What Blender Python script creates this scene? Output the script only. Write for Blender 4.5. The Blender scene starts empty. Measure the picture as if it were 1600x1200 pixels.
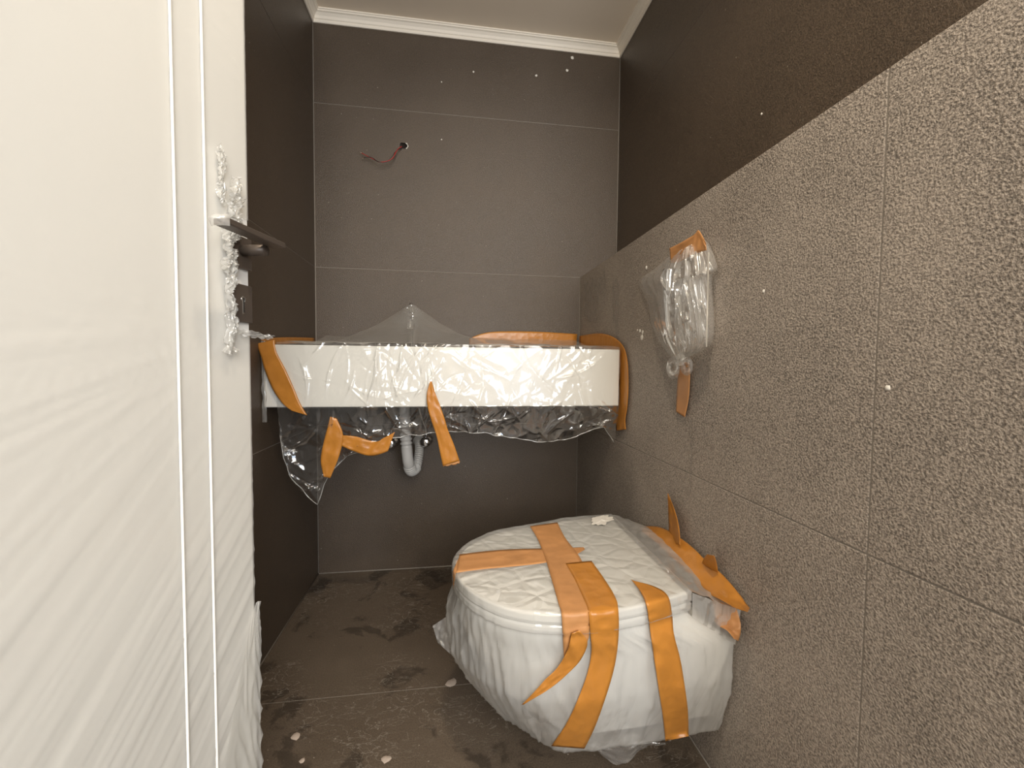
import bpy, bmesh, math, random
import numpy as np
from mathutils import Vector, Matrix, noise
from mathutils.bvhtree import BVHTree
random.seed(7)

# ------------------------------------------------------------------ camera
F, YAW, PITCH, ROLL = 666.15, .1426, -.0429, .0089
CAM = Vector((.542, -1.8302, .87))
fwd = Vector((math.sin(YAW)*math.cos(PITCH), math.cos(YAW)*math.cos(PITCH), math.sin(PITCH)))
rgt0 = Vector((math.cos(YAW), -math.sin(YAW), 0)); up0 = rgt0.cross(fwd)
rgt = rgt0*math.cos(ROLL)+up0*math.sin(ROLL); upv = -rgt0*math.sin(ROLL)+up0*math.cos(ROLL)
sc = bpy.context.scene; COL = sc.collection
cd = bpy.data.cameras.new('camera'); cam = bpy.data.objects.new('camera', cd); COL.objects.link(cam)
cd.sensor_width = 36; cd.lens = F*36/1600; cd.clip_start = .02; cd.clip_end = 60
cam.matrix_world = Matrix(((rgt.x, upv.x, -fwd.x, CAM.x), (rgt.y, upv.y, -fwd.y, CAM.y), (rgt.z, upv.z, -fwd.z, CAM.z), (0, 0, 0, 1)))
sc.camera = cam

# ------------------------------------------------------------------ world, lights, exposure
w = bpy.data.worlds.new('hall_light'); sc.world = w; w.use_nodes = True
bg = w.node_tree.nodes['Background']; bg.inputs[0].default_value = (1, .87, .72, 1); bg.inputs[1].default_value = .40
def area(name, loc, target, sx, sy, power, col):
    l = bpy.data.lights.new(name, 'AREA'); l.shape = 'RECTANGLE'; l.size = sx; l.size_y = sy; l.energy = power; l.color = col
    o = bpy.data.objects.new(name, l); COL.objects.link(o); o.location = loc
    o.rotation_euler = (Vector(target)-Vector(loc)).to_track_quat('-Z', 'Y').to_euler()
    return o
area('hall_window_light', (.95, -3.3, 1.65), (.5, 0, .8), 1.2, 1.2, 50, (1, .95, .87))
area('far_window_light', (1.5, -4.3, 1.05), (.9, 0, .9), .5, 1.3, 20, (.66, .80, 1))
dl = bpy.data.lights.new('assumed_overhead_spot', 'SPOT'); dl.energy = 46; dl.color = (1, .84, .64); dl.spot_size = math.radians(104); dl.spot_blend = .8; dl.shadow_soft_size = .05  # unseen overhead lamp, assumed, aimed towards the back of the room
dlo = bpy.data.objects.new('assumed_overhead_spot', dl); COL.objects.link(dlo); dlo.location = (.62, -1.60, 2.24); dlo.rotation_euler = (Vector((.80, -.35, .5))-Vector(dlo.location)).to_track_quat('-Z', 'Y').to_euler()
vs = sc.view_settings; vs.view_transform = 'Standard'; vs.look = 'None'; vs.exposure = .4; vs.gamma = 1; vs.use_curve_mapping = False

# ------------------------------------------------------------------ room measures
W, WU, HC, ZC = 1.1023, 1.268, 2.21, 2.2507
Z1, Z2, Z3 = .618, 1.26, 1.905
YJ, YF, YE = -1.336, -.697, -1.80      # wall joint, floor joint, front end of the walls
XT = .39                               # tap / waste axis

# ------------------------------------------------------------------ helpers
def ray(x, y): return fwd + rgt*((x-800)/F) + upv*((600-y)/F)
def at(x, y, ax, v):
    d = ray(x, y); i = 'xyz'.index(ax); return CAM + d*((v-CAM[i])/d[i])
BASE = {}
def base_of(p): return BASE.get(p.name, Vector((0, 0, 0))) if p else Vector((0, 0, 0))
def tag(o, label=None, cat=None, group=None, kind=None):
    if label: o['label'] = label
    if cat: o['category'] = cat
    if group: o['group'] = group
    if kind: o['kind'] = kind
    return o
def thing(name, loc, label=None, cat=None, group=None, kind=None, rz=0):
    o = bpy.data.objects.new(name, None); COL.objects.link(o); o.location = loc; o.rotation_euler = (0, 0, rz)
    o.empty_display_size = .05; BASE[o.name] = Vector(loc) if rz == 0 else Vector((0, 0, 0))
    return tag(o, label, cat, group, kind)
def mk(name, V, Fc, m, parent=None, smooth=True, solid=0, bevel=0):
    b = base_of(parent)
    me = bpy.data.meshes.new(name); me.from_pydata([tuple(Vector(v)-b) for v in V], [], Fc); me.update()
    if smooth: me.polygons.foreach_set('use_smooth', [True]*len(me.polygons))
    me.materials.append(m)
    o = bpy.data.objects.new(name, me); COL.objects.link(o)
    if parent: o.parent = parent
    BASE[o.name] = b
    if solid: s = o.modifiers.new('thick', 'SOLIDIFY'); s.thickness = solid; s.offset = 1
    if bevel: s = o.modifiers.new('bev', 'BEVEL'); s.width = bevel; s.segments = 2; s.limit_method = 'ANGLE'
    return o
def box(x0, x1, y0, y1, z0, z1):
    V = [(x, y, z) for x in (x0, x1) for y in (y0, y1) for z in (z0, z1)]
    return V, [(0, 1, 3, 2), (4, 6, 7, 5), (0, 4, 5, 1), (2, 3, 7, 6), (0, 2, 6, 4), (1, 5, 7, 3)]
def mbox(name, b, m, parent=None, bevel=0): V, Fc = box(*b); return mk(name, V, Fc, m, parent, False, bevel=bevel)
def gridf(nu, nv, fn, closed=False):
    V = []; Fc = []
    cu = nu if closed else nu+1
    for j in range(nv+1):
        for i in range(cu): V.append(fn(i/nu, j/nv))
    for j in range(nv):
        for i in range(nu):
            a = j*cu+i; b = j*cu+(i+1) % cu
            Fc.append((a, b, b+cu, a+cu))
    return V, Fc
def tube(path, rad, n=14, caps=True):
    P = [Vector(p) for p in path]; V = []; Fc = []
    ref = None
    for i, p in enumerate(P):
        t = (P[min(i+1, len(P)-1)]-P[max(i-1, 0)]).normalized()
        if ref is None: ref = t.orthogonal().normalized()
        ref = (ref - t*ref.dot(t)).normalized(); bi = t.cross(ref)
        r = rad(i/(len(P)-1)) if callable(rad) else rad
        for k in range(n):
            a = 2*math.pi*k/n; V.append(p+ref*(r*math.cos(a))+bi*(r*math.sin(a)))
    for i in range(len(P)-1):
        for k in range(n):
            a = i*n+k; b = i*n+(k+1) % n; Fc.append((a, b, b+n, a+n))
    if caps: Fc.append(tuple(range(n))[::-1]); Fc.append(tuple(range((len(P)-1)*n, len(P)*n)))
    return V, Fc
def cat_rom(pts, per):
    out = []; n = len(pts)
    for i in range(n-1):
        p0, p1, p2, p3 = pts[max(i-1, 0)], pts[i], pts[i+1], pts[min(i+2, n-1)]
        for k in range(per):
            t = k/per
            out.append(tuple(.5*((2*b)+(-a+c)*t+(2*a-5*b+4*c-d)*t*t+(-a+3*b-3*c+d)*t**3) for a, b, c, d in zip(p0, p1, p2, p3)))
    out.append(tuple(pts[-1])); return out
def smooth_path(pts, per=8): return [Vector(p) for p in cat_rom([tuple(p) for p in pts], per)]
def fb(x, y, z=0): return noise.noise(Vector((x, y, z)))
def ridge(x, y, z=0): return 1-abs(noise.noise(Vector((x, y, z))))*2
def lerp_tab(tab, x):
    if x <= tab[0][0]: return tab[0][1]
    for (a, b), (c, d) in zip(tab, tab[1:]):
        if x <= c: return b+(d-b)*(x-a)/(c-a)
    return tab[-1][1]

def make_folds(rng, n, box_, ang, length, width, height):
    return [(rng.uniform(box_[0], box_[1]), rng.uniform(box_[2], box_[3]), rng.gauss(*ang), rng.uniform(*length), rng.uniform(*width), rng.uniform(*height)*rng.choice((1, 1, -.6)), rng.uniform(-3, 3)) for _ in range(n)]
def fold_field(A, B, folds):        # sharp-crested creases over a sheet
    H = np.zeros_like(A)
    for (x, y, a, L, w_, h_, bend) in folds:
        dx, dy = A-x, B-y; t = dx*math.cos(a)+dy*math.sin(a); d = -dx*math.sin(a)+dy*math.cos(a)+bend*t*t
        H += h_*np.exp(-np.abs(d)/w_)*np.clip(1-(t/L)**2, 0, 1)
    return H

# ------------------------------------------------------------------ materials
class NT:
    def __init__(s, name):
        s.m = bpy.data.materials.new(name); s.m.use_nodes = True; s.t = s.m.node_tree; s.t.nodes.clear()
        s.out = s.n('ShaderNodeOutputMaterial')
    def n(s, typ, ins=None, **kw):
        nd = s.t.nodes.new(typ)
        for k, v in kw.items(): setattr(nd, k, v)
        for k, v in (ins or {}).items():
            if isinstance(v, bpy.types.NodeSocket): s.t.links.new(v, nd.inputs[k])
            else: nd.inputs[k].default_value = v
        return nd
    def ramp(s, fac, stops, interp='LINEAR'):
        r = s.n('ShaderNodeValToRGB', {'Fac': fac}); e = r.color_ramp.elements; r.color_ramp.interpolation = interp
        while len(e) < len(stops): e.new(.5)
        for q, (p, c) in zip(e, stops): q.position = p; q.color = (*c, 1) if len(c) == 3 else c
        return r.outputs[0]
    def mixc(s, fac, a, b, mode='MIX'):
        m = s.n('ShaderNodeMix', data_type='RGBA', blend_type=mode)
        for k, v in ((0, fac), (6, a), (7, b)):
            if isinstance(v, bpy.types.NodeSocket): s.t.links.new(v, m.inputs[k])
            else: m.inputs[k].default_value = v if k == 0 else ((*v, 1) if len(v) == 3 else v)
        return m.outputs[2]
    def math(s, op, a, b=0):
        return s.n('ShaderNodeMath', {0: a, 1: b}, operation=op).outputs[0]
    def done(s, sh): s.t.links.new(sh, s.out.inputs[0]); return s.m
def plain(name, col, rough=.5, metal=0, spec=.5, bump=0, bscale=40, var=.0):
    t = NT(name); pos = t.n('ShaderNodeNewGeometry').outputs['Position']
    nz = t.n('ShaderNodeTexNoise', {'Vector': pos, 'Scale': bscale, 'Detail': 4}).outputs[0]
    c = t.mixc(nz, tuple(v*(1-var) for v in col), tuple(min(1, v*(1+var)) for v in col))
    p = t.n('ShaderNodeBsdfPrincipled', {'Base Color': c, 'Roughness': rough, 'Metallic': metal, 'Specular IOR Level': spec})
    if bump:
        t.t.links.new(t.n('ShaderNodeBump', {'Height': nz, 'Strength': bump, 'Distance': .002}).outputs[0], p.inputs['Normal'])
    return t.done(p.outputs[0])
def stone(name, dark, light, bump=.5, rough=(.42, .7), floor=False):
    t = NT(name); pos = t.n('ShaderNodeNewGeometry').outputs['Position']
    g = t.n('ShaderNodeTexNoise', {'Vector': pos, 'Scale': 330, 'Detail': 2, 'Roughness': .6}).outputs[0]
    big = t.n('ShaderNodeTexNoise', {'Vector': pos, 'Scale': 4.5, 'Detail': 5, 'Roughness': .6}).outputs[0]
    c = t.ramp(g, [(.33, dark), (.67, light)])
    c = t.mixc(t.ramp(big, [(.38, (0, 0, 0)), (.72, (.22, .22, .22))]), c, tuple(v*1.25 for v in light), 'MIX')
    # pale chips in the stone
    sp = t.n('ShaderNodeTexNoise', {'Vector': pos, 'Scale': 120, 'Detail': 1}).outputs[0]
    c = t.mixc(t.ramp(sp, [(.765, (0, 0, 0)), (.80, (.7, .7, .7))]), c, (.42, .38, .32))
    r = t.n('ShaderNodeMapRange', {0: big, 1: .3, 2: .7, 3: rough[0], 4: rough[1]}).outputs[0]
    h = g
    if floor:
        # dust film with wiped and trodden patches, scuffs
        d = t.n('ShaderNodeTexNoise', {'Vector': pos, 'Scale': 6, 'Detail': 6, 'Roughness': .62, 'Distortion': .5}).outputs[0]
        c = t.mixc(t.ramp(d, [(.56, (0, 0, 0)), (.60, (.6, .6, .6))]), c, tuple(v*.4 for v in dark))
        mp = t.n('ShaderNodeMapping', {'Vector': pos, 'Scale': (1, 2.2, 1), 'Rotation': (0, 0, .7)}).outputs[0]
        v = t.n('ShaderNodeTexNoise', {'Vector': mp, 'Scale': 11, 'Detail': 5, 'Distortion': 2.2}).outputs[0]
        line = t.ramp(v, [(.484, (0, 0, 0)), (.5, (1, 1, 1)), (.514, (0, 0, 0))])
        msk = t.ramp(t.n('ShaderNodeTexNoise', {'Vector': pos, 'Scale': 3.3, 'Detail': 2}).outputs[0], [(.47, (0, 0, 0)), (.60, (.7, .7, .7))])
        c = t.mixc(t.mixc(1, line, msk, 'MULTIPLY'), c, (.30, .27, .23))
    b = t.n('ShaderNodeBump', {'Height': h, 'Strength': bump, 'Distance': .004}).outputs[0]
    p = t.n('ShaderNodeBsdfPrincipled', {'Base Color': c, 'Roughness': r, 'Normal': b, 'Specular IOR Level': .45})
    return t.done(p.outputs[0])
def film(name, haze, crinkle=.5, scale=28, col=(.9, .9, .88), stretch=(1, 1, 1), gloss=1.0, rough=.10, top=.3, folds=False):
    t = NT(name); pos = t.n('ShaderNodeNewGeometry').outputs['Position']
    mp = t.n('ShaderNodeMapping', {'Vector': pos, 'Scale': stretch}).outputs[0]
    rot = t.n('ShaderNodeMapping', {'Vector': mp, 'Rotation': (.5, .65, .4), 'Scale': (1, 1, .45)}).outputs[0]
    h = t.math('MULTIPLY', t.n('ShaderNodeTexNoise', {'Vector': rot, 'Scale': scale*.9, 'Detail': 1, 'Distortion': .6}).outputs[0], .9)
    if folds:                      # flat facets parted by sharp fold lines
        e = t.n('ShaderNodeTexVoronoi', {'Vector': rot, 'Scale': scale*.7}, feature='DISTANCE_TO_EDGE').outputs[0]
        h = t.math('ADD', h, t.math('MULTIPLY', t.math('MINIMUM', e, .16), 1.5))
    b = t.n('ShaderNodeBump', {'Height': h, 'Strength': crinkle, 'Distance': .012}).outputs[0]
    df = t.n('ShaderNodeBsdfDiffuse', {'Color': (*col, 1), 'Normal': b}).outputs[0]
    tl = t.n('ShaderNodeBsdfTranslucent', {'Color': (*col, 1), 'Normal': b}).outputs[0]
    dd = t.n('ShaderNodeMixShader', {0: .4, 1: df, 2: tl}).outputs[0]
    tr = t.n('ShaderNodeBsdfTransparent', {'Color': (.97, .97, .96, 1)}).outputs[0]
    body = t.n('ShaderNodeMixShader', {0: haze, 1: tr, 2: dd}).outputs[0]
    gl = t.n('ShaderNodeBsdfGlossy', {'Color': (1, 1, 1, 1), 'Roughness': rough, 'Normal': b}).outputs[0]
    fr = t.n('ShaderNodeFresnel', {'IOR': 1.5, 'Normal': b}).outputs[0]
    fac = t.n('ShaderNodeMath', {0: fr, 1: gloss}, operation='MULTIPLY', use_clamp=True).outputs[0]
    fac = t.math('MINIMUM', fac, top)
    return t.done(t.n('ShaderNodeMixShader', {0: fac, 1: body, 2: gl}).outputs[0])
def tape_mat(name, col, rough=.3):
    t = NT(name); pos = t.n('ShaderNodeNewGeometry').outputs['Position']
    nz = t.n('ShaderNodeTexNoise', {'Vector': pos, 'Scale': 22, 'Detail': 4}).outputs[0]
    c = t.mixc(nz, tuple(v*.75 for v in col), tuple(v*1.25 for v in col))
    v1 = t.n('ShaderNodeTexVoronoi', {'Vector': pos, 'Scale': 45}).outputs[0]
    b = t.n('ShaderNodeBump', {'Height': v1, 'Strength': .16, 'Distance': .006}).outputs[0]
    p = t.n('ShaderNodeBsdfPrincipled', {'Base Color': c, 'Roughness': rough, 'Normal': b, 'Specular IOR Level': .5}).outputs[0]
    tl = t.n('ShaderNodeBsdfTranslucent', {'Color': (*col, 1), 'Normal': b}).outputs[0]
    return t.done(t.n('ShaderNodeMixShader', {0: .15, 1: p, 2: tl}).outputs[0])
M = {
 'tile': stone('brown_grey_stone_tile', (.042, .031, .022), (.106, .078, .055), .45, (.32, .40)),
 'tile_pale': stone('pale_stone_tile', (.122, .105, .088), (.45, .388, .33), .8),  # lighter copy of the wall tile, gives the tone step at the ledge
 'floor': stone('dusty_floor_tile', (.075, .057, .041), (.135, .103, .075), .25, (.4, .65), True),
 'grout': plain('pale_grout', (.24, .215, .185), .9, bscale=60, var=.2),
 'plaster': plain('white_plaster', (.72, .69, .63), .8, bscale=30, var=.04),
 'ceil': plain('ceiling_paint', (.86, .76, .63), .9, bscale=3, var=.05),
 'crown': plain('crown_paint', (.87, .81, .71), .6, bscale=20, var=.03),
 'ceramic': plain('white_ceramic', (.70, .69, .655), .25),
 'door': plain('white_door_lacquer', (.76, .755, .735), .45),
 'strip': plain('white_bead', (.93, .92, .89), .35, bump=.3, bscale=120),
 'bronze': plain('dark_bronze', (.10, .08, .066), .42, .4),
 'chrome': plain('chrome', (.75, .76, .78), .08, 1),
 'greyplastic': plain('grey_plastic', (.48, .47, .45), .4),
 'dark': plain('hole_dark', (.012, .011, .01), .9),
 'red': plain('red_insulation', (.38, .02, .02), .4),
 'black': plain('black_insulation', (.015, .013, .012), .4),
 'copper': plain('bare_wire', (.7, .55, .45), .3, .9),
 'chip': plain('plaster_chip', (.46, .38, .32), .9, bscale=90, var=.2),
 'tape': tape_mat('brown_packing_tape', (.52, .215, .036)),
 'tapep': tape_mat('masking_tape', (.56, .27, .10), .5),
 'clear': film('clear_film', .10, .28, 20, gloss=1.6, top=.26, rough=.13),
 'tent': film('tent_film', .26, .3, 14, gloss=2.0, top=.35, rough=.12),
 'hang': film('clear_hanging_film', .06, .6, 26, gloss=2.0, stretch=(1, 1, .8), top=.6),
 'milky': film('milky_film', .40, .34, 26, stretch=(1, 1, .45), gloss=1.8, rough=.11, top=.32, folds=True),
 'bag': film('bag_film', .32, .5, 24, stretch=(1, 1, .22), gloss=1.5, rough=.13, top=.4),
 'wrap': film('stretch_wrap', .40, .08, 16, col=(.86, .855, .83), gloss=.8, rough=.25, top=.12),
}

# ------------------------------------------------------------------ room shell
G = .0022
def tiles_x(parent, x0, x1, depth_y, rows, m, face):   # wall in the XZ plane
    for z0, z1 in rows:
        mbox('wall_tile', (x0+G/2, x1-G/2, depth_y, depth_y+.009, z0+G/2, z1-G/2), m, parent, .0007)
def struct(name, b, m): return tag(mbox(name, b, m), kind='structure')

# floor
fl = struct('floor', (-.12, 1.45, -4.6, .12, -.06, -.0009), M['grout'])
yy = [-.002, YF, YF-.66, YF-1.32, YF-1.98, YF-2.64, YF-3.3]
for a, b in zip(yy, yy[1:]):
    mbox('floor_tile', (.002, W-.002 if b > -1.9 else 1.4, b+G/2, a-G/2, -.0089, 0), M['floor'], fl, .0007)

# back wall
RUN = [(.002, Z1), (Z1, Z2), (Z2, Z3), (Z3, ZC+.02)]
wb = struct('wall_back', (-.12, 1.45, .001, .12, -.06, 2.4), M['grout'])
HX, HZ = at(631, 228, 'y', 0).x, at(631, 228, 'y', 0).z
cut = mbox('hole_cutter', (HX-.016, HX+.016, -.03, .05, HZ-.012, HZ+.012), M['dark'], bevel=.006)
bpy.context.view_layer.update()
def cut_hole(o):
    md = o.modifiers.new('hole', 'BOOLEAN'); md.operation = 'DIFFERENCE'; md.object = cut; md.solver = 'EXACT'
    dg = bpy.context.evaluated_depsgraph_get(); me = bpy.data.meshes.new_from_object(o.evaluated_get(dg))
    o.modifiers.clear(); o.data = me
cut_hole(wb)
for i, (a, b) in enumerate(RUN):
    x1 = W if b <= Z2+.001 else WU
    o = mbox('wall_tile', (.0015, x1-.0015, -.0001, .009, a+G/2, b-G/2), M['tile'], wb, 0 if i == 2 else .0007)
    if i == 2: cut_hole(o)
bpy.data.objects.remove(cut)
# broken plaster rim and the dark socket behind the hole
rim = [(HX+.016*math.cos(a)*1.02, -.001, HZ+.0125*math.sin(a)) for a in [math.radians(k) for k in range(-60, 75, 9)]]
V, Fc = tube(rim, lambda t: .0018*(1+.5*math.sin(t*17)), 6); mk('plaster_rim', V, Fc, M['plaster'], wb)
mbox('hole_lining', (HX-.02, HX+.02, .049, .053, HZ-.016, HZ+.016), M['dark'], wb)

# left wall
wl = struct('wall_left', (-.12, -.001, YE, 0, -.06, 2.4), M['grout'])
for a, b in RUN:
    for c, d in ((YJ, -.0015), (YE+.002, YJ)):
        mbox('wall_tile', (-.009, .0001, c+G/2, d-G/2, a+G/2, b-G/2), M['tile'], wl, .0007)
# right wall: the low boxed-in part and the upper part set back
wr = struct('wall_right_lower', (W+.001, WU+.1, YE, 0, -.06, Z2-.001), M['grout'])
for a, b in RUN[:2]:
    for c, d in ((YJ, -.0015), (YE+.002, YJ)):
        mbox('wall_tile', (W-.0001, W+.009, c+G/2, d-G/2, a+G/2, b-(G/2 if b < Z2 else 0)), M['tile_pale'], wr, .0012)
mbox('ledge_tile', (W+.0095, WU-.002, YE+.002, -.002, Z2-.006, Z2+.0005), M['tile_pale'], wr, .0007)
wu = struct('wall_right', (WU+.001, WU+.1, YE, 0, Z2, 2.4), M['grout'])
for a, b in ((Z2+.001, Z3), RUN[3]):
    for c, d in ((-1.5, -.0015), (YE+.002, -1.5)):
        mbox('wall_tile', (WU-.0001, WU+.009, c+G/2, d-G/2, a+G/2, b-G/2), M['tile'], wu, .0007)
# silicone lines in the corners
def caulk(parent, p, q, r=.0022): V, Fc = tube([p, q], r, 8); mk('corner_joint', V, Fc, M['grout'], parent)
caulk(wb, (.0005, -.0005, 0), (.0005, -.0005, HC)); caulk(wb, (WU-.0005, -.0005, Z2), (WU-.0005, -.0005, HC)); caulk(wb, (W, -.0005, 0), (W, -.0005, Z2), .0014)
caulk(wb, (0, -.001, .001), (W, -.001, .001), .003); caulk(wl, (.001, YE, .001), (.001, 0, .001), .0024); caulk(wr, (W-.001, YE, .001), (W-.001, 0, .001), .002)
# ceiling, header of the doorway, crown moulding
struct('ceiling', (-.12, 1.45, -4.6, .12, ZC, 2.4), M['ceil'])
struct('wall_front', (-.12, 1.45, YE-.12, YE, 2.10, 2.4), M['plaster'])
PROF = [(p*.72, h*.62) for p, h in [(0, 0), (.006, 0), (.009, .006), (.009, .016), (.014, .02), (.018, .034), (.028, .046), (.036, .05), (.037, .056), (.042, .058), (.042, .0655), (0, .0655)]]
def crown(name, fn, lo, hi):
    V = [fn(p, lo(p), HC+h) for p, h in PROF]+[fn(p, hi(p), HC+h) for p, h in PROF]; n = len(PROF)
    Fc = [(i, (i+1) % n, n+(i+1) % n, n+i) for i in range(n)]+[tuple(range(n))[::-1], tuple(range(n, 2*n))]
    return tag(mk(name, V, Fc, M['crown'], None, False), kind='structure')
crown('trim_1', lambda p, s, z: (s, -p-.0005, z), lambda p: p, lambda p: WU-p)
crown('trim_2', lambda p, s, z: (WU-p-.0005, s, z), lambda p: -p, lambda p: YE+.002)
crown('trim_3', lambda p, s, z: (p+.0005, s, z), lambda p: -p, lambda p: YE+.002)

# ------------------------------------------------------------------ plaster splashes and specks on the walls
def blob_on(parent, name, c, u, v, nrm, r, m, seed, k=11):
    pts = []
    for i in range(k):
        a = 2*math.pi*i/k; q = r*(.55+.7*abs(fb(math.cos(a)*1.7+seed, math.sin(a)*1.7, seed))+.25)
        pts.append(c+u*(q*math.cos(a))+v*(q*math.sin(a)))
    V = pts+[p+nrm*.0012+(c-p)*.25 for p in pts]+[c+nrm*.0018]
    Fc = [(i, (i+1) % k, k+(i+1) % k, k+i) for i in range(k)]+[(k+i, k+(i+1) % k, 2*k) for i in range(k)]
    return mk(name, V, Fc, m, parent)
Z = Vector((0, 0, 1)); Y = Vector((0, 1, 0)); X = Vector((1, 0, 0))
for i, (x, y, r) in enumerate([(1003, 527, .009), (1000, 517, .006), (996, 516, .003), (1004, 519, .006), (1193, 455, .0035), (1190, 178, .003), (1387, 606, .004), (1010, 418, .006)]):
    up = y < 200
    blob_on(wu if up else wr, 'plaster_speck', at(x, y, 'x', WU if up else W), Y, Z, -X, r, M['plaster'], i*3.1)
for i, (x, y, r) in enumerate([(886, 110, .006), (894, 90, .007), (838, 118, .005), (690, 128, .003), (690, 218, .003), (740, 112, .004)]):
    blob_on(wb, 'plaster_speck', at(x, y, 'y', 0), X, Z, -Y, r, M['plaster'], i*5.3)

def residue():
    t = NT('grout_haze'); pos = t.n('ShaderNodeNewGeometry').outputs['Position']
    mp = t.n('ShaderNodeMapping', {'Vector': pos, 'Scale': (1, 3, .5)}).outputs[0]
    nz = t.n('ShaderNodeTexNoise', {'Vector': mp, 'Scale': 60, 'Detail': 4}).outputs[0]
    df = t.n('ShaderNodeBsdfDiffuse', {'Color': (.40, .36, .32, 1)}).outputs[0]; tr = t.n('ShaderNodeBsdfTransparent').outputs[0]
    return t.done(t.n('ShaderNodeMixShader', {0: t.ramp(nz, [(.35, (.05, .05, .05)), (.65, (.55, .55, .55))]), 1: tr, 2: df}).outputs[0])
M['haze'] = residue()
for poly in ([(913, 445), (924, 432), (933, 440), (945, 417), (946, 453), (936, 462), (933, 500), (921, 503), (913, 498)], [(957, 448), (965, 430), (967, 455), (966, 540), (962, 520), (958, 500)],
             [(1077, 655), (1081, 655), (1081, 715), (1080, 775), (1077, 772), (1078, 700)], [(1086, 565), (1100, 560), (1109, 575), (1106, 600), (1092, 620), (1082, 612)]):
    mk('grout_smear', [at(x, y, 'x', W-.0012) for x, y in poly]+[at(x, y, 'x', W-.0003) for x, y in poly], [tuple(range(len(poly)))]+[(i, (i+1) % len(poly), len(poly)+(i+1) % len(poly), len(poly)+i) for i in range(len(poly))], M['haze'], wr, False)

# ------------------------------------------------------------------ door
DL = .7228; da = math.atan2(.70, .18)
door = thing('door_1', (.02, -1.74, .008), kind='structure', label='white wrapped door standing open along the left wall', rz=da)
DT = .042; DH = 2.05
mbox('leaf', (0, DL, .0, DT, 0, DH), M['door'], door, .0015)
for s in (.580, .631):  # two narrow raised beads, whiter than the leaf
    V, Fc = gridf(10, 90, lambda u, v: (s+.0019*math.cos(math.pi*u), -.0022*math.sin(math.pi*u)-.0036, DH*v+0)); mk('raised_bead', V, Fc, M['strip'], door)
# stretch wrap: folds fan out from the point under the lock, more folds run up from the lower hinge side
fx, fz = .735, .925
def wrap_h(x, z):
    dx, dz = fx-x, z-fz
    th = math.atan2(dz, dx); r = math.hypot(dx, dz)
    a = ridge(th*24, r*.9, 1.3)**3 if ridge(th*24, r*.9, 1.3) > 0 else 0
    a2 = max(0, ridge(th*60, r*1.7, 7.1))**4
    m1 = max(0, 1-abs(th+.35)/.62)*min(1, r*5)
    s = (x*.70+z*.72); q = (-x*.72+z*.70)      # slanted folds at the bottom
    b = max(0, ridge(q*26, s*.9, 4.4))**3; b2 = max(0, ridge(q*70, s*1.3, 9.4))**4
    m2 = max(0, min(1, (.86-z)*2.2))
    th_top = max(0, ridge(z*23+x*3, x*1.2, 12.2))**5*max(0, min(1, (z-1.15)*5))*.5
    return .0006+.0020*(.6*a+.8*a2)*m1+.0026*(.6*b+.8*b2)*m2+.0010*th_top
V, Fc = gridf(150, 420, lambda u, v: (.02+(DL-.021)*u, -.0012-wrap_h(.02+(DL-.021)*u, .0+DH*v), DH*v))
keep = []
def in_cut(p): return p[0] > .672 and (.915 < p[2] < 1.10)
Fc = [f for f in Fc if not in_cut(V[f[0]])]
mk('stretch_wrap', V, Fc, M['wrap'], door)
# loose film at the bottom of the free edge
V, Fc = gridf(40, 90, lambda u, v: (DL-.13*(1-v)**.8*(1-u)+.004*u+.003*fb(v*9, u*3), -.004-.006*max(0, ridge(v*9+u*4, u*3, 2))*u, .44*v+.002)); mk('loose_wrap', V, Fc, M['wrap'], door)
V, Fc = gridf(20, 80, lambda u, v: (DL+.002+.006*max(0, ridge(v*11, u, 5))*(1-v), -.006+(.045)*u, .42*v+.002)); mk('edge_wrap', V, Fc, M['milky'], door)
# lever handle, roses
hd = thing('lever_handle', (0, 0, 0)); hd.parent = door
mbox('rose', (.676, .7215, -.009, -.0001, 1.018, 1.070), M['bronze'], hd, .002)
V, Fc = tube([(.699, -.005, 1.047), (.699, -.05, 1.047)], .009, 16); mk('neck', V, Fc, M['bronze'], hd)
mbox('lever', (.590, .712, -.076, -.052, 1.0525, 1.0615), M['bronze'], hd, .0015)
V, Fc = gridf(14, 8, lambda u, v: (.590-.014*math.sqrt(max(0, math.sin(math.pi*u)))*(.3+.7*math.sin(math.pi*v))-.001, -.078+.028*u, 1.0495+.015*v)); mk('end_film', V, Fc, M['milky'], hd)
kp = mbox('keyhole_plate', (.679, .7215, -.008, -.0001, .930, .992), M['bronze'], door, .0015)
V, Fc = tube([(.700, -.0083, .968), (.700, -.0079, .968)], .0050, 14); mk('keyhole', V, Fc, M['chrome'], kp)
mbox('key_slot', (.6980, .7020, -.0088, -.0079, .943, .966), M['chrome'], kp, .001)
mbox('key_gap', (.6988, .7012, -.0091, -.0087, .946, .970), M['dark'], kp)
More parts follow.
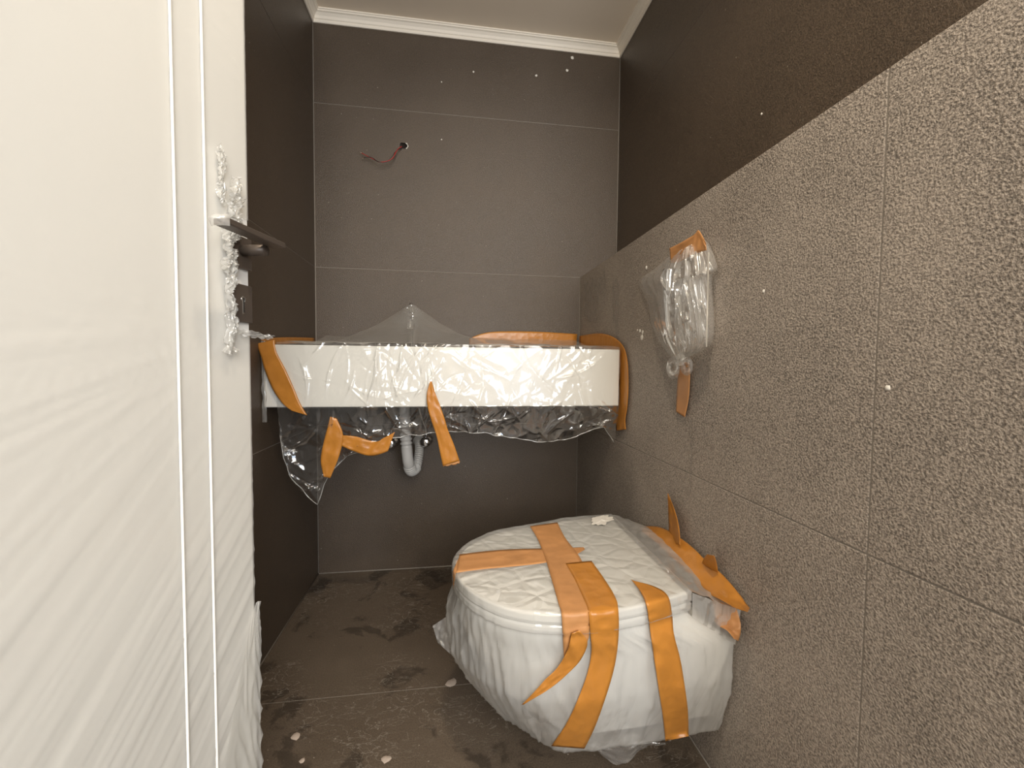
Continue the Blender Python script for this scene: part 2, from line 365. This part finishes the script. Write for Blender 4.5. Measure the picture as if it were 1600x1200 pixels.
# torn film bunched round the lock
def scrap(cx, cz, w, h, amp, sd, m, nx=26, nz=60, x0=0):
    V, Fc = gridf(nx, nz, lambda u, v: (cx+w*(u-.5)*(.6+.5*fb(v*4, sd))+.010*fb(v*6+sd, 3.3), -.005-amp*max(0, ridge(u*3+sd, v*7, sd))**2-.006*abs(fb(u*6, v*14, sd)), cz+h*(v-.5)+.01*fb(u*5, v*3, sd)))
    mk('torn_film', V, Fc, m, door)
scrap(.668, .955, .030, .15, .012, 1.7, M['bag']); scrap(.664, 1.045, .028, .075, .016, 5.1, M['bag']); scrap(.676, 1.105, .030, .10, .018, 8.2, M['bag']); scrap(.655, 1.15, .018, .08, .008, 3.2, M['bag'])
V, Fc = gridf(20, 10, lambda u, v: (.695+.05*u, -.008-.02*u+.008*fb(u*7, v*5), .905+.014*v*(1-u*.6)+.004*fb(u*9, v*3, 4)), False); mk('torn_film', V, Fc, M['bag'], door)

# ------------------------------------------------------------------ basin with tap
YB, ZB0, ZB1 = -.51, .7425, .925
BX0, BX1 = .006, 1.083
basin = thing('wall_basin', (.54, -.25, ZB0), 'long white rectangular wall basin spanning the back wall under plastic', 'basin')
# body with a shallow bowl
bm_in = (.18, .92, -.42, -.12)
def basin_mesh():
    V, Fc = box(BX0, BX1, YB, -.002, ZB0, ZB1); Fc = [f for f in Fc if f != (1, 5, 7, 3)]
    x0, x1, y0, y1 = bm_in; n = len(V)
    V += [(x0, y0, ZB1), (x0, y1, ZB1), (x1, y0, ZB1), (x1, y1, ZB1), (x0+.03, y0+.03, ZB1-.11), (x0+.03, y1-.03, ZB1-.11), (x1-.03, y0+.03, ZB1-.11), (x1-.03, y1-.03, ZB1-.11)]
    a, b, c, d, e, f, g, h = range(n, n+8)
    Fc += [(1, 5, c, a), (5, 7, d, c), (7, 3, b, d), (3, 1, a, b), (a, c, g, e), (c, d, h, g), (d, b, f, h), (b, a, e, f), (e, g, h, f)]
    return V, Fc
V, Fc = basin_mesh(); mk('body', V, Fc, M['ceramic'], basin, False, bevel=.003)
V, Fc = tube([(XT, -.27, ZB1-.109), (XT, -.27, ZB1-.106)], .028, 20); mk('drain_cover', V, Fc, M['chrome'], basin)
tap = thing('basin_tap', (XT, -.07, ZB1), 'chrome mixer tap standing under the plastic tent on the basin', 'tap')
V, Fc = tube([(XT, -.07, ZB1), (XT, -.07, ZB1+.004), (XT, -.07, ZB1+.005), (XT, -.07, 1.06)], lambda t: .028 if t < .5 else .022, 20); mk('tap_body', V, Fc, M['chrome'], tap)
V, Fc = tube(smooth_path([(XT, -.08, 1.02), (XT, -.12, 1.035), (XT, -.17, 1.03), (XT, -.185, 1.005)], 5), .012, 14); mk('spout', V, Fc, M['chrome'], tap)
V, Fc = tube([(XT, -.07, 1.06), (XT, -.072, 1.075), (XT, -.095, 1.085), (XT, -.14, 1.10)], lambda t: .021-.013*t, 12); mk('tap_lever', V, Fc, M['chrome'], tap)

# film over basin
bw = thing('plastic_cover', (.54, -.25, ZB1), 'crumpled clear plastic cover taped over the white basin', 'plastic cover')
AP = at(643, 473, 'y', -.13)
def topz(x, y):
    d = math.hypot((x-AP.x)*1.0, (y-AP.y)*.95)
    t = max(0, 1-d/.30)
    edge = min(1, (y-YB)/.16); edge = edge*edge*(3-2*edge) if edge > 0 else 0
    back = max(0, (y+.28)/.28)
    z = ZB1+.006+.006*max(0, ridge(x*9, y*6, 3))+edge*.008*(1+fb(x*13, y*9)) + .045*back**1.5
    tent = (AP.z-z)*(t**1.55)*(1 if y > YB+.05 else 1)*edge if t > 0 else 0
    return z+tent+.006*fb(x*24, y*24)*min(1, t*4)*(1-t)
V, Fc = gridf(170, 70, lambda u, v: (.045+u*1.035, YB-.006+v*(.50), topz(.045+u*1.035, YB-.006+v*.50)))
topfilm = mk('top_film', V, Fc, M['tent'], bw)
BOT = [(.045, .66), (.05, .60), (.071, .533), (.115, .473), (.152, .442), (.163, .505), (.18, .54), (.23, .592), (.30, .612), (.335, .642), (.416, .650), (.534, .661), (.654, .657), (.75, .635), (.841, .622), (.93, .632), (1.0, .66), (1.04, .672), (1.06, .645), (1.083, .62)]
def front(u, v):
    x = .045+u*1.037; zt = ZB1+.008; zb = lerp_tab(BOT, x)+.006*fb(x*30, 2)
    vb = .5
    if v < vb: z = zt+(ZB0-zt)*(v/vb)
    else: z = ZB0+(zb-ZB0)*((v-vb)/(1-vb))
    cr = max(0, ridge(x*9+z*6, z*7-x*4, 2.2))**2; cr2 = max(0, ridge(x*26-z*14, z*22+x*8, 6.2))**2; cr3 = max(0, ridge(x*55, z*50+x*20, 8.2))**2
    amp = 1 if z > ZB0 else 2.6
    y = YB-.0045-.003*cr*amp-.0008*cr2*amp
    if z < ZB0:
        q = min(1, (ZB0-z)/.12); y += .07*q*(.6+.5*fb(x*5, 1))
        if x < .2: y -= .03*q
    if z > ZB1-.01: y += .004*(z-ZB1+.01)/.018
    return (x+.004*fb(z*30, x*10), y, z)
NFX, NFY = 400, 170
V, Fc = gridf(NFX, NFY, front)
rg = random.Random(21); FA = np.array([v[0] for v in V]); FB = np.array([v[2] for v in V])
fo = make_folds(rg, 60, (.05, 1.08, .74, .93), (1.05, .5), (.03, .11), (.0022, .005), (.002, .0055))
fo += make_folds(rg, 40, (.05, 1.08, .74, .93), (2.3, .5), (.02, .07), (.002, .004), (.0015, .004))
fo += make_folds(rg, 26, (.30, .50, .74, .93), (1.35, .25), (.06, .14), (.0025, .005), (.002, .006))
fo += make_folds(rg, 80, (.05, 1.08, .46, .74), (.5, .5), (.03, .10), (.0025, .006), (.004, .012))
fo += make_folds(rg, 60, (.05, 1.08, .46, .74), (2.3, .6), (.02, .08), (.0025, .005), (.003, .010))
FH = fold_field(FA, FB, fo)
V = [(v[0], v[1]-max(-.002, float(h_)) if v[2] > ZB0 else v[1]-float(h_), v[2]) for v, h_ in zip(V, FH)]
nf = NFX; up_faces = [f for k, f in enumerate(Fc) if k//nf < 86]; lo_faces = [f for k, f in enumerate(Fc) if k//nf >= 84]
def sub(V, Fs):
    ids = sorted({i for f in Fs for i in f}); mp = {i: k for k, i in enumerate(ids)}
    return [V[i] for i in ids], [tuple(mp[i] for i in f) for f in Fs]
mk('front_film', *sub(V, up_faces), M['clear'], bw); mk('hanging_film', *sub(V, lo_faces), M['hang'], bw)
# edge bead of the torn film: twisted lower hem
hem = [Vector(front(i/130, 1)) for i in range(131)]
V, Fc = tube(hem, lambda t: .0012+.0014*abs(fb(t*40, 2)), 5); mk('film_hem', V, Fc, M['bag'], bw)
V, Fc = gridf(6, 40, lambda u, v: (.003+.012*u+.003*fb(v*8, 4), YB-.004-.003*fb(u*5, v*9), .70+.235*(1-v)+.0)); mk('film_strip', V, Fc, M['bag'], bw)

# tape helper: stations are (left x, left y, right x, right y) in picture pixels laid onto a real surface
def ribbon(name, st, surf, m, parent, per=6, nc=8, lift=.0016, wav=.0012, sd=0., label=None):
    S = cat_rom(st, per); V = []; k = nc+1
    for j, (a, b, c, d) in enumerate(S):
        row = []
        for i in range(k):
            t = i/nc; row.append(surf(a+(c-a)*t, b+(d-b)*t, t, j/(len(S)-1)))
        for i, p in enumerate(row):
            V.append(p+(CAM-p).normalized()*(lift+wav*(1+fb(i*.45+sd, j*.30, sd))))
    Fc = [(j*k+i, j*k+i+1, (j+1)*k+i+1, (j+1)*k+i) for j in range(len(S)-1) for i in range(nc)]
    o = mk(name, V, Fc, m, parent, True, solid=.0004)
    if label: o['label'] = label
    return o
py = lambda v: (lambda x, y, t, s: at(x, y, 'y', v))
px = lambda v: (lambda x, y, t, s: at(x, y, 'x', v))
ribbon('tape_strip', [(400, 537, 429, 531), (407, 555, 432, 550), (415, 582, 446, 577), (427, 610, 459, 606), (442, 631, 469, 630), (456, 642, 480, 649)], py(YB-.013), M['tape'], bw, sd=1)
ribbon('tape_strip', [(418, 537, 407, 531), (430, 538, 426, 528), (458, 537, 456, 527), (493, 536, 493, 528)], px(.005), M['tape'], bw, sd=2, lift=.0008, wav=.0005)
ribbon('tape_strip', [(733, 538, 733, 529), (768, 541, 765, 519), (830, 542, 830, 518), (900, 543, 902, 522)], py(-.008), M['tape'], bw, sd=3, lift=.001)
ribbon('tape_strip', [(905, 544, 905, 525), (930, 545, 935, 521), (949, 548, 957, 526), (961, 553, 973, 540), (966, 565, 980, 562), (967, 600, 982, 600), (966, 632, 980, 636), (962, 655, 977, 655), (963, 673, 978, 671)], px(W-.009), M['tape'], bw, sd=4, lift=.001)
ribbon('tape_strip', [(516, 651, 526, 654), (506, 690, 536, 680), (501, 719, 530, 712), (506, 745, 516, 747)], py(YB+.004), M['tape'], bw, sd=5, wav=.004)
ribbon('tape_strip', [(533, 697, 532, 680), (548, 703, 556, 682), (570, 711, 586, 690), (586, 712, 600, 684), (606, 705, 617, 675)], py(YB+.012), M['tape'], bw, sd=6, wav=.005)
ribbon('tape_strip', [(672, 596, 675, 596), (667, 615, 679, 611), (668, 635, 687, 632), (675, 660, 695, 655), (682, 680, 700, 672), (687, 704, 709, 694), (692, 728, 718, 720)], lambda x, y, t, s: at(x, y, 'y', YB-.015+(.03*max(0, s-.55))), M['tape'], bw, sd=7, wav=.003)
p0, p1 = at(692, 727, 'y', YB+.0), at(718, 722, 'y', YB+.0)
V, Fc = tube([p0+(p1-p0)*(i/8)+Vector((0, 0, .002*math.sin(i*2))) for i in range(9)], .005, 8); mk('tape_curl', V, Fc, M['tapep'], bw)

# ------------------------------------------------------------------ waste hose and stop valves under the basin
hose = thing('waste_hose', (XT, -.2, .46), 'grey corrugated waste hose looping down under the basin', 'hose')
pth = smooth_path([(.368, -.20, ZB0), (.372, -.20, .66), (.378, -.20, .56), (.384, -.195, .50), (.392, -.16, .462), (.408, -.11, .468), (.414, -.07, .51), (.412, -.035, .545), (.41, -.012, .55)], 12)
def hr(t):
    s = t*len(pth); r = .021
    if .10 < t < .30 or .44 < t < .62: r += .0022*math.sin(s*2.1)
    elif t > .62: r = .017+.001*math.sin(s*2.1)
    return r
dense = smooth_path(pth, 3)
def hr(t):
    r = .0205
    if .08 < t < .24 or .40 < t < .60: r += .0022*math.sin(t*310)
    elif t >= .60: r = .0175+.0012*math.sin(t*310)
    return r
V, Fc = tube(dense, hr, 20); mk('hose_pipe', V, Fc, M['greyplastic'], hose)
V, Fc = tube([(.368, -.20, ZB0-.03), (.368, -.20, ZB0-.0005)], .026, 22); mk('coupling_nut', V, Fc, M['greyplastic'], hose)
V, Fc = tube([(.41, -.014, .55), (.41, -.001, .55)], .024, 22); mk('wall_collar', V, Fc, M['greyplastic'], hose)
def valve(x, z, label):
    v = thing('stop_valve', (x, 0, z), label, 'valve', 'stop valves under the basin')
    V, Fc = tube([(x, -.001, z), (x, -.006, z), (x, -.012, z)], lambda t: .029-.008*t, 20); mk('escutcheon', V, Fc, M['chrome'], v)
    V, Fc = tube([(x, -.011, z), (x, -.05, z)], .0125, 16); mk('valve_body', V, Fc, M['chrome'], v)
    V, Fc = tube([(x, -.049, z), (x, -.054, z), (x, -.064, z), (x, -.078, z), (x, -.082, z)], lambda t: [.014, .020, .022, .020, .013][round(t*4)], 20); mk('knob', V, Fc, M['chrome'], v)
    V, Fc = tube(smooth_path([(x, -.032, z+.01), (x, -.034, z+.05), (x+(XT-x)*.4, -.05, z+.11), (XT+(x-XT)*.25, -.07, ZB0-.001)], 6), .006, 10); mk('supply_hose', V, Fc, M['chrome'], v)
c1 = at(611, 692, 'y', -.05); c2 = at(665, 690, 'y', -.05)
valve(c1.x, c1.z, 'chrome stop valve left of the grey waste hose'); valve(c2.x, c2.z, 'chrome stop valve right of the grey waste hose')

# ------------------------------------------------------------------ wires from the wall
wire = thing('loose_wires', (HX, 0, HZ), 'thin red and black wires hanging from a hole in the back wall', 'wires')
def pt(x, y, d): return at(x, y, 'y', -d)
red = smooth_path([Vector((HX-.006, .04, HZ)), pt(627, 229, .012), pt(618, 238, .028), pt(614, 247, .034), pt(604, 252, .036), pt(592, 253, .034), pt(584, 249, .03), pt(574, 244, .022), pt(565, 239, .016)], 8)
blk = smooth_path([Vector((HX-.002, .04, HZ-.003)), pt(626, 232, .012), pt(619, 236, .026), pt(612, 245, .036), pt(603, 254, .033), pt(590, 252, .037), pt(581, 246, .03), pt(572, 246, .024), pt(568, 247, .018)], 8)
V, Fc = tube(red, .0013, 8); mk('red_wire', V, Fc, M['red'], wire); V, Fc = tube(blk, .0011, 8); mk('black_wire', V, Fc, M['black'], wire)
mid = smooth_path([red[8]+Vector((.003, -.003, -.002)), red[14]+Vector((.004, -.004, .004)), red[22]+Vector((-.002, -.004, -.004)), red[30]+Vector((0, -.004, -.003))], 6)
V, Fc = tube(mid, .0012, 8); mk('red_wire', V, Fc, M['red'], wire)
for e in (red, blk): V, Fc = tube([e[-1], e[-1]+(e[-1]-e[-2]).normalized()*.010], .001, 6); mk('bare_end', V, Fc, M['copper'], wire)

# ------------------------------------------------------------------ toilet
LID = [(1.012, -1.071), (.916, -1.10), (.835, -1.115), (.74, -1.115), (.652, -1.088), (.59, -1.03), (.556, -.964), (.546, -.891), (.56, -.83), (.595, -.775), (.662, -.718), (.763, -.684), (.844, -.655), (.93, -.64), (1.018, -.629)]
MID = [(1.093, -1.085), (1.0, -1.09), (.88, -1.10), (.76, -1.10), (.66, -1.075), (.60, -1.02), (.556, -.95), (.54, -.88), (.55, -.82), (.585, -.77), (.66, -.71), (.76, -.675), (.86, -.655), (.96, -.645), (1.093, -.64)]
LOW = [(1.093, -1.045), (1.0, -1.05), (.88, -1.055), (.76, -1.05), (.70, -1.0), (.655, -.95), (.62, -.89), (.60, -.83), (.61, -.77), (.64, -.73), (.70, -.70), (.78, -.69), (.87, -.68), (.97, -.67), (1.093, -.66)]
PER, NB = 20, 24
def outline(P):
    c = cat_rom(P, PER); a, b = c[-1], c[0]
    return c+[(a[0]+(b[0]-a[0])*k/NB, a[1]+(b[1]-a[1])*k/NB) for k in range(1, NB)]
oL, oM, oB = outline(LID), outline(MID), outline(LOW); NO = len(oL)
def blend(a, b, t): return [(p[0]+(q[0]-p[0])*t, p[1]+(q[1]-p[1])*t) for p, q in zip(a, b)]
def shrink(o, d, cx=None):
    xs = [p[0] for p in o]; ys = [p[1] for p in o]; cx = (max(xs)+min(xs))/2; cy = (max(ys)+min(ys))/2
    hx = (max(xs)-min(xs))/2; hy = (max(ys)-min(ys))/2
    return [(cx+(p[0]-cx)*(hx-d)/hx, cy+(p[1]-cy)*(hy-d)/hy) for p in o]
def loft(rows):     # rows: list of (outline, z); closed with caps
    V = [(p[0], p[1], z) for o, z in rows for p in o]; n = NO
    Fc = [(j*n+i, j*n+(i+1) % n, (j+1)*n+(i+1) % n, (j+1)*n+i) for j in range(len(rows)-1) for i in range(n)]
    Fc += [tuple(range(n)), tuple(range((len(rows)-1)*n, len(rows)*n))[::-1]]
    return V, Fc
def edge_on(o): m = o.modifiers.new('split', 'EDGE_SPLIT'); m.split_angle = math.radians(35); return o
toilet = thing('toilet', (.85, -.87, .11), 'white wall-hung toilet with closed lid, hung on the right wall inside plastic', 'toilet')
Li = shrink(oL, .007)
edge_on(mk('lid', *loft([(shrink(Li, .012), .4275), (shrink(Li, .004), .4265), (Li, .423), (Li, .412), (shrink(Li, .003), .410)]), M['ceramic'], toilet))
Ls = shrink(oL, .009)
edge_on(mk('seat_ring', *loft([(shrink(Ls, .003), .408), (Ls, .406), (Ls, .394), (shrink(Ls, .003), .392)]), M['ceramic'], toilet))
def body_o(t):
    a = blend(oM, oB, t); a = shrink(a, .012)
    out = []
    for x, y in a:
        k = 1-.15*t*t; cx, cy = 1.08, -.86
        out.append((min(1.095, cx+(x-cx)*(1-.10*t*t)), cy+(y-cy)*k))
    return [(1.096 if i > NO-NB or i in (0, NO-NB) else x, y) for i, (x, y) in enumerate(out)]
edge_on(mk('bowl', *loft([(shrink(oL, .020), .390), (shrink(oL, .017), .387), (shrink(blend(oL, body_o(0), .3), .010), .372), (shrink(blend(oL, body_o(0), .7), .008), .352), (body_o(.05), .325), (body_o(.3), .27), (body_o(.6), .20), (body_o(.85), .145), (body_o(1), .115), (shrink(body_o(1), .02), .110)]), M['ceramic'], toilet))
hinge_x = 1.03
for yh in (-.93, -.77):
    V, Fc = tube([(hinge_x, yh-.02, .405), (hinge_x, yh+.02, .405)], .011, 14); mk('hinge', V, Fc, M['chrome'], toilet)

# film around the toilet
tw = thing('plastic_cover', (.85, -.87, .10), 'milky plastic cover taped tightly around the wall-hung toilet', 'plastic cover')
rows = []
for s in (.02, .12, .22, .32, .42, .52, .62, .72, .80, .87, .93, .97, .99): rows.append(('t', s))
HUG = [(-.43, .0), (-.412, .0008), (-.4095, -.0035), (-.4075, -.0005), (-.394, -.0005), (-.390, -.007), (-.382, -.006), (-.34, .0), (-.1, .0)]
def film_pt(i, kind, s):
    if kind == 't':
        x, y = oL[i]; cx, cy = .80, -.87
        x = cx+(x-cx)*s; y = cy+(y-cy)*s
        return Vector((x, y, .4315+.0016*max(0, ridge(x*14, y*26, 3))+.0012*fb(x*40, y*70, 2)))
    if kind == 's':           # s 0..1 from lid rim down to the bottom
        z = s; hug = lerp_tab(HUG, -z)
        if z > .388: a, b, q = oL[i], oL[i], 0
        elif z > .33: t = (.388-z)/.058; a, b = oL[i], oM[i]; q = t*t*(3-2*t)
        elif z > .26: a, b, q = oM[i], oM[i], 0
        else: a, b = oM[i], oB[i]; q = ((.26-z)/(.26-.118))**1.25
        x = a[0]+(b[0]-a[0])*q; y = a[1]+(b[1]-a[1])*q
        c = Vector((.86, -.87, 0)); r = (Vector((x, y, 0))-c); L = r.length; r.normalize()
        sa = i*.076
        f = max(0, ridge(sa*1.0+z*2, z*3.2, 1))**3*.6+max(0, ridge(sa*2.3-z*6, z*5, 5))**4*.55+max(0, ridge(sa*5+z*5, z*9, 9))**5*.22+.06*fb(sa*4, z*26, 3)
        amp = .0068*max(0, min(1, (.40-z)/.06))+.0008
        if i > NO-NB: amp = 0
        if i > NO-NB and z > .33: x = a[0]+(b[0]-a[0])*q
        d = r*(f*amp-.0005+hug); p = Vector((x, y, z))+d
        p.x = min(p.x, 1.0965); return p
    x, y = oB[i]; cx, cy = .87, -.87
    k = 1-.75*s
    return Vector((cx+(x-cx)*k if x < 1.09 else x, cy+(y-cy)*k, .118-.022*math.sin(s*2.4)+.010*fb(x*20, y*20, s*3)))
V = []
for kk, s in rows: V += [film_pt(i, 't', s) for i in range(NO)]
ZS = [.4295, .426, .422, .416, .412, .410, .409, .4075, .404, .398, .394, .391, .388, .384, .379, .373]+[.367-k*.249/41 for k in range(42)]
for z_ in ZS: V += [film_pt(i, 's', z_) for i in range(NO)]
for s in (.15, .35, .6, .9): V += [film_pt(i, 'b', s) for i in range(NO)]
nr = len(V)//NO
Fc = [(j*NO+i, j*NO+(i+1) % NO, (j+1)*NO+(i+1) % NO, (j+1)*NO+i) for j in range(nr-1) for i in range(NO)]
Fc.append(tuple(range(NO)))
tf = mk('wrapped_film', V, Fc, M['milky'], tw)
bvh = BVHTree.FromPolygons([tuple(v) for v in V], Fc)
def cast(x, y, t=0, s=0, back=None):
    h = bvh.ray_cast(CAM, ray(x, y).normalized())
    return h[0] if h[0] is not None else None
def tsurf(plane):
    def f(x, y, t, s):
        h = cast(x, y)
        return h if h is not None else plane(x, y, t, s)
    return f
side = tsurf(py(-1.06)); topz_ = tsurf(lambda x, y, t, s: at(x, y, 'z', .43))
ribbon('tape_strip', [(828, 822, 871, 816), (840, 842, 883, 840), (852, 872, 903, 866), (862, 905, 918, 895), (872, 940, 924, 932), (877, 957, 921, 955), (879, 985, 921, 980), (880, 1006, 919, 1000), (881, 1026, 906, 1022)], side, M['tapep'], tw, sd=11, wav=.0006, lift=.003)
ribbon('tape_strip', [(712, 895, 718, 866), (755, 889, 760, 861), (800, 885, 800, 858), (845, 880, 840, 857), (888, 872, 880, 856), (914, 858, 912, 855)], topz_, M['tapep'], tw, sd=12, wav=.0004)
ribbon('tape_strip', [(708, 920, 707, 893), (712, 896, 719, 867)], tsurf(lambda x, y, t, s: at(x, y, 'y', -.93)), M['tapep'], tw, sd=13, wav=.0004)
ribbon('tape_strip', [(884, 880, 924, 876), (898, 905, 944, 904), (912, 935, 961, 932), (919, 953, 966, 951), (922, 985, 967, 985), (924, 1020, 964, 1020), (917, 1055, 957, 1055), (900, 1100, 943, 1100), (882, 1136, 928, 1140), (861, 1166, 913, 1170)], side, M['tape'], tw, sd=14, lift=.0045, wav=.0007)
ribbon('loose_tape_end', [(893, 990, 905, 985), (887, 1015, 918, 1004), (872, 1042, 908, 1030), (852, 1062, 890, 1050), (838, 1078, 862, 1074), (815, 1101, 818, 1101)], side, M['tape'], tw, sd=15, lift=.008, wav=.003)
ribbon('tape_strip', [(986, 905, 989, 907), (1000, 923, 1022, 916), (1010, 945, 1043, 930), (1014, 970, 1050, 958), (1018, 1000, 1053, 990), (1024, 1040, 1063, 1030), (1030, 1080, 1070, 1072), (1036, 1120, 1075, 1112), (1040, 1158, 1076, 1150)], side, M['tape'], tw, sd=16, lift=.0042, wav=.0012)
ribbon('tape_strip', [(1003, 830, 1005, 822), (1022, 845, 1032, 824), (1040, 862, 1062, 840), (1066, 885, 1085, 858), (1085, 902, 1102, 875), (1106, 926, 1131, 900), (1128, 938, 1155, 928), (1150, 950, 1166, 943), (1168, 956, 1172, 950)], lambda x, y, t, s: at(x, y, 'x', 1.058+.036*t), M['tape'], tw, sd=17, wav=.005)
ribbon('loose_tape_end', [(1043, 771, 1044, 771), (1044, 800, 1055, 800), (1045, 825, 1061, 825), (1046, 846, 1063, 852)], lambda x, y, t, s: at(x, y, 'x', 1.093-.02*s*t), M['tape'], tw, sd=18, wav=.004)
ribbon('tape_strip', [(1108, 925, 1142, 934), (1116, 955, 1152, 955), (1118, 974, 1157, 975), (1136, 985, 1157, 990), (1147, 998, 1154, 1002)], lambda x, y, t, s: at(x, y, 'x', 1.066+.026*t), M['tapep'], tw, sd=19, wav=.006)
ribbon('loose_tape_end', [(1096, 882, 1122, 895), (1100, 872, 1120, 880), (1105, 866, 1116, 868)], lambda x, y, t, s: at(x, y, 'x', 1.088-.02*s), M['tape'], tw, sd=20, wav=.004)
# film between lid back edge and the wall tape
def bk(u, v):
    a = Vector((1.014, -1.069+u*.44, .4285)); b = Vector((1.092, -1.10+u*.455, .40+.035*math.sin(u*3)))
    p = a.lerp(b, v); p.z += .006*max(0, ridge(u*9, v*3, 2))*math.sin(math.pi*v); return p
V, Fc = gridf(60, 14, bk); mk('back_film', V, Fc, M['milky'], tw)
CA, CB, CC, CD = Vector((1.012, -1.0715, .4285)), Vector((1.094, -1.102, .405)), Vector((1.012, -1.073, .380)), Vector((1.0945, -1.089, .328))
V, Fc = gridf(24, 16, lambda u, v: CA.lerp(CB, u).lerp(CC.lerp(CD, u), v)+Vector((0, -.005*max(0, ridge(u*5+v, v*2, 6))**2*math.sin(math.pi*u), 0))); mk('corner_film', V, Fc, M['milky'], tw)
# loose corner of film at the bowl's tip, ragged flap below and the crinkled fold on the lid
V, Fc = gridf(16, 16, lambda u, v: at(706-30*u+8*v*u, 958+66*v+ (22-44*v)*u*.9, 'y', -.88+.02*u+.008*fb(u*4, v*5))); mk('loose_flap', V, Fc, M['bag'], tw)
V, Fc = gridf(30, 14, lambda u, v: at(905+135*u+4*fb(u*9, 1), 1160+v*max(4, 34*math.sin(math.pi*min(1, u*1.1))**2)+6*fb(u*8, 3), 'y', -1.03+.03*v+.01*fb(u*8, v*4))); mk('loose_flap', V, Fc, M['bag'], tw)
def sc_pt(u, v):
    a = 2*math.pi*u; q = v*(.8+.45*fb(math.cos(a)*2.2, math.sin(a)*2.2, 3))
    p = at(940+21*q*math.cos(a), 813+9*q*math.sin(a)-3*q*math.cos(a), 'z', .4345); p.z += .003*max(0, ridge(q*math.cos(a)*3, q*math.sin(a)*3, 4))*(1-v*.6); return p
V, Fc = gridf(40, 10, sc_pt, True); mk('film_crinkle', V, Fc, M['plaster'], tw)

# ------------------------------------------------------------------ bag on the right wall with a fitting inside
fit_c = at(1066, 455, 'x', W)
fit = thing('wall_fitting', (W, fit_c.y, fit_c.z), 'grey metal wall fitting inside the knotted plastic bag', 'fitting')
fy, fz2 = fit_c.y, fit_c.z
V, Fc = tube([(W-.0005, fy, fz2), (W-.008, fy, fz2)], .032, 22); mk('escutcheon', V, Fc, M['chrome'], fit)
V, Fc = tube([(W-.007, fy, fz2), (W-.045, fy, fz2)], .014, 16); mk('outlet', V, Fc, M['chrome'], fit)
V, Fc = tube(smooth_path([(W-.034, fy, fz2+.05), (W-.036, fy, fz2+.02), (W-.034, fy+.004, fz2-.05), (W-.03, fy+.01, fz2-.11)], 5), lambda t: .017-.007*t, 16); mk('hand_piece', V, Fc, M['chrome'], fit)
bag = thing('plastic_bag', (W, fy, .86), 'clear plastic bag knotted and taped over a fitting on the right wall', 'plastic bag')
LE = [(1046, 400), (1020, 422), (998, 440), (1008, 462), (1014, 480), (1018, 508), (1030, 532), (1044, 552), (1055, 562)]
RE = [(1098, 372), (1110, 385), (1121, 418), (1113, 432), (1114, 470), (1116, 500), (1114, 530), (1100, 547), (1072, 560)]
cl, cr_ = cat_rom(LE, 8), cat_rom(RE, 8); nb_ = len(cl)-1
def bag_pt(u, v, off):
    k = v*nb_; i = min(int(k), nb_-1); f = k-i
    a = [p+(q-p)*f for p, q in zip(cl[i], cl[i+1])]; b = [p+(q-p)*f for p, q in zip(cr_[i], cr_[i+1])]
    x = a[0]+(b[0]-a[0])*u; y = a[1]+(b[1]-a[1])*u
    bl = .050*(math.sin(math.pi*u)**.7 if 0 < u < 1 else 0)*(.35+.65*math.sin(math.pi*min(1, .15+v*.8)))
    g = (u-.5)*(1.3-v*.5)
    fold = max(0, ridge(u*6+v*1.2, v*1.6, off))**2*.010+max(0, ridge(u*13-v*2, v*3.5, off+3))**2*.007
    return at(x, y, 'x', W-.004-bl*off-fold*min(1, 8*u*(1-u)))
V, Fc = gridf(90, 110, lambda u, v: bag_pt(u, v, 1.0)); mk('bag_film', V, Fc, M['bag'], bag)
V, Fc = gridf(3, 40, lambda u, v: at(1106.3-3.5*v+2.2*u, 394+148*v, 'x', W-.040-.002*math.sin(v*9))); mk('bag_seam_highlight', V, Fc, M['plaster'], bag)  # weld strip of the bag, its highlight painted as opaque white
def loop(cx, cy, rx, ry, a0, name):
    c = at(cx, cy, 'x', W-.022); s = .00135
    def f(u, v):
        a = 2*math.pi*u+a0; q = .12+.88*v; bul = .012*math.sin(math.pi*v)
        return at(cx+rx*q*math.cos(a), cy+ry*q*math.sin(a), 'x', W-.014-bul-.006*max(0, ridge(u*8, v*3, cx)))
    V, Fc = gridf(30, 10, f, True); mk(name, V, Fc, M['milky'], bag)
loop(1052, 575, 11, 17, 0, 'knot_loop'); loop(1073, 572, 10, 15, 1, 'knot_loop')
kn = at(1063, 562, 'x', W-.02); V, Fc = tube([kn+Vector((0, .012*math.cos(a), .010*math.sin(a))) for a in [k*.7 for k in range(10)]], .006, 8); mk('knot', V, Fc, M['milky'], bag)
ribbon('tape_strip', [(1048, 411, 1046, 388), (1062, 409, 1062, 380), (1080, 399, 1084, 367), (1097, 393, 1092, 360), (1104, 391, 1103, 380)], px(W-.040), M['tapep'], bag, sd=31, wav=.005)
ribbon('tape_strip', [(1062, 566, 1076, 566), (1059, 590, 1078, 587), (1057, 620, 1076, 622), (1056, 643, 1070, 652)], px(W-.006), M['tapep'], bag, sd=32, wav=.001)

# ------------------------------------------------------------------ debris on the floor
for i, (x, y, r, l) in enumerate([(462, 1150, .011, 'pinkish plaster chip on the floor beside the door edge'), (472, 1188, .006, 'tiny pale plaster chip near the bottom edge beside the door'),
                                  (705, 1067, .016, 'flat pale plaster smear on the floor joint left of the toilet'), (603, 1186, .010, 'small flat plaster crumb on the floor in front of the basin')]):
    c = at(x, y, 'z', 0)
    o = blob_on(None, 'plaster_chip', c, X, Y, Z, r, M['chip'], 40+i*2.3); tag(o, l, 'debris', 'plaster debris on the floor')
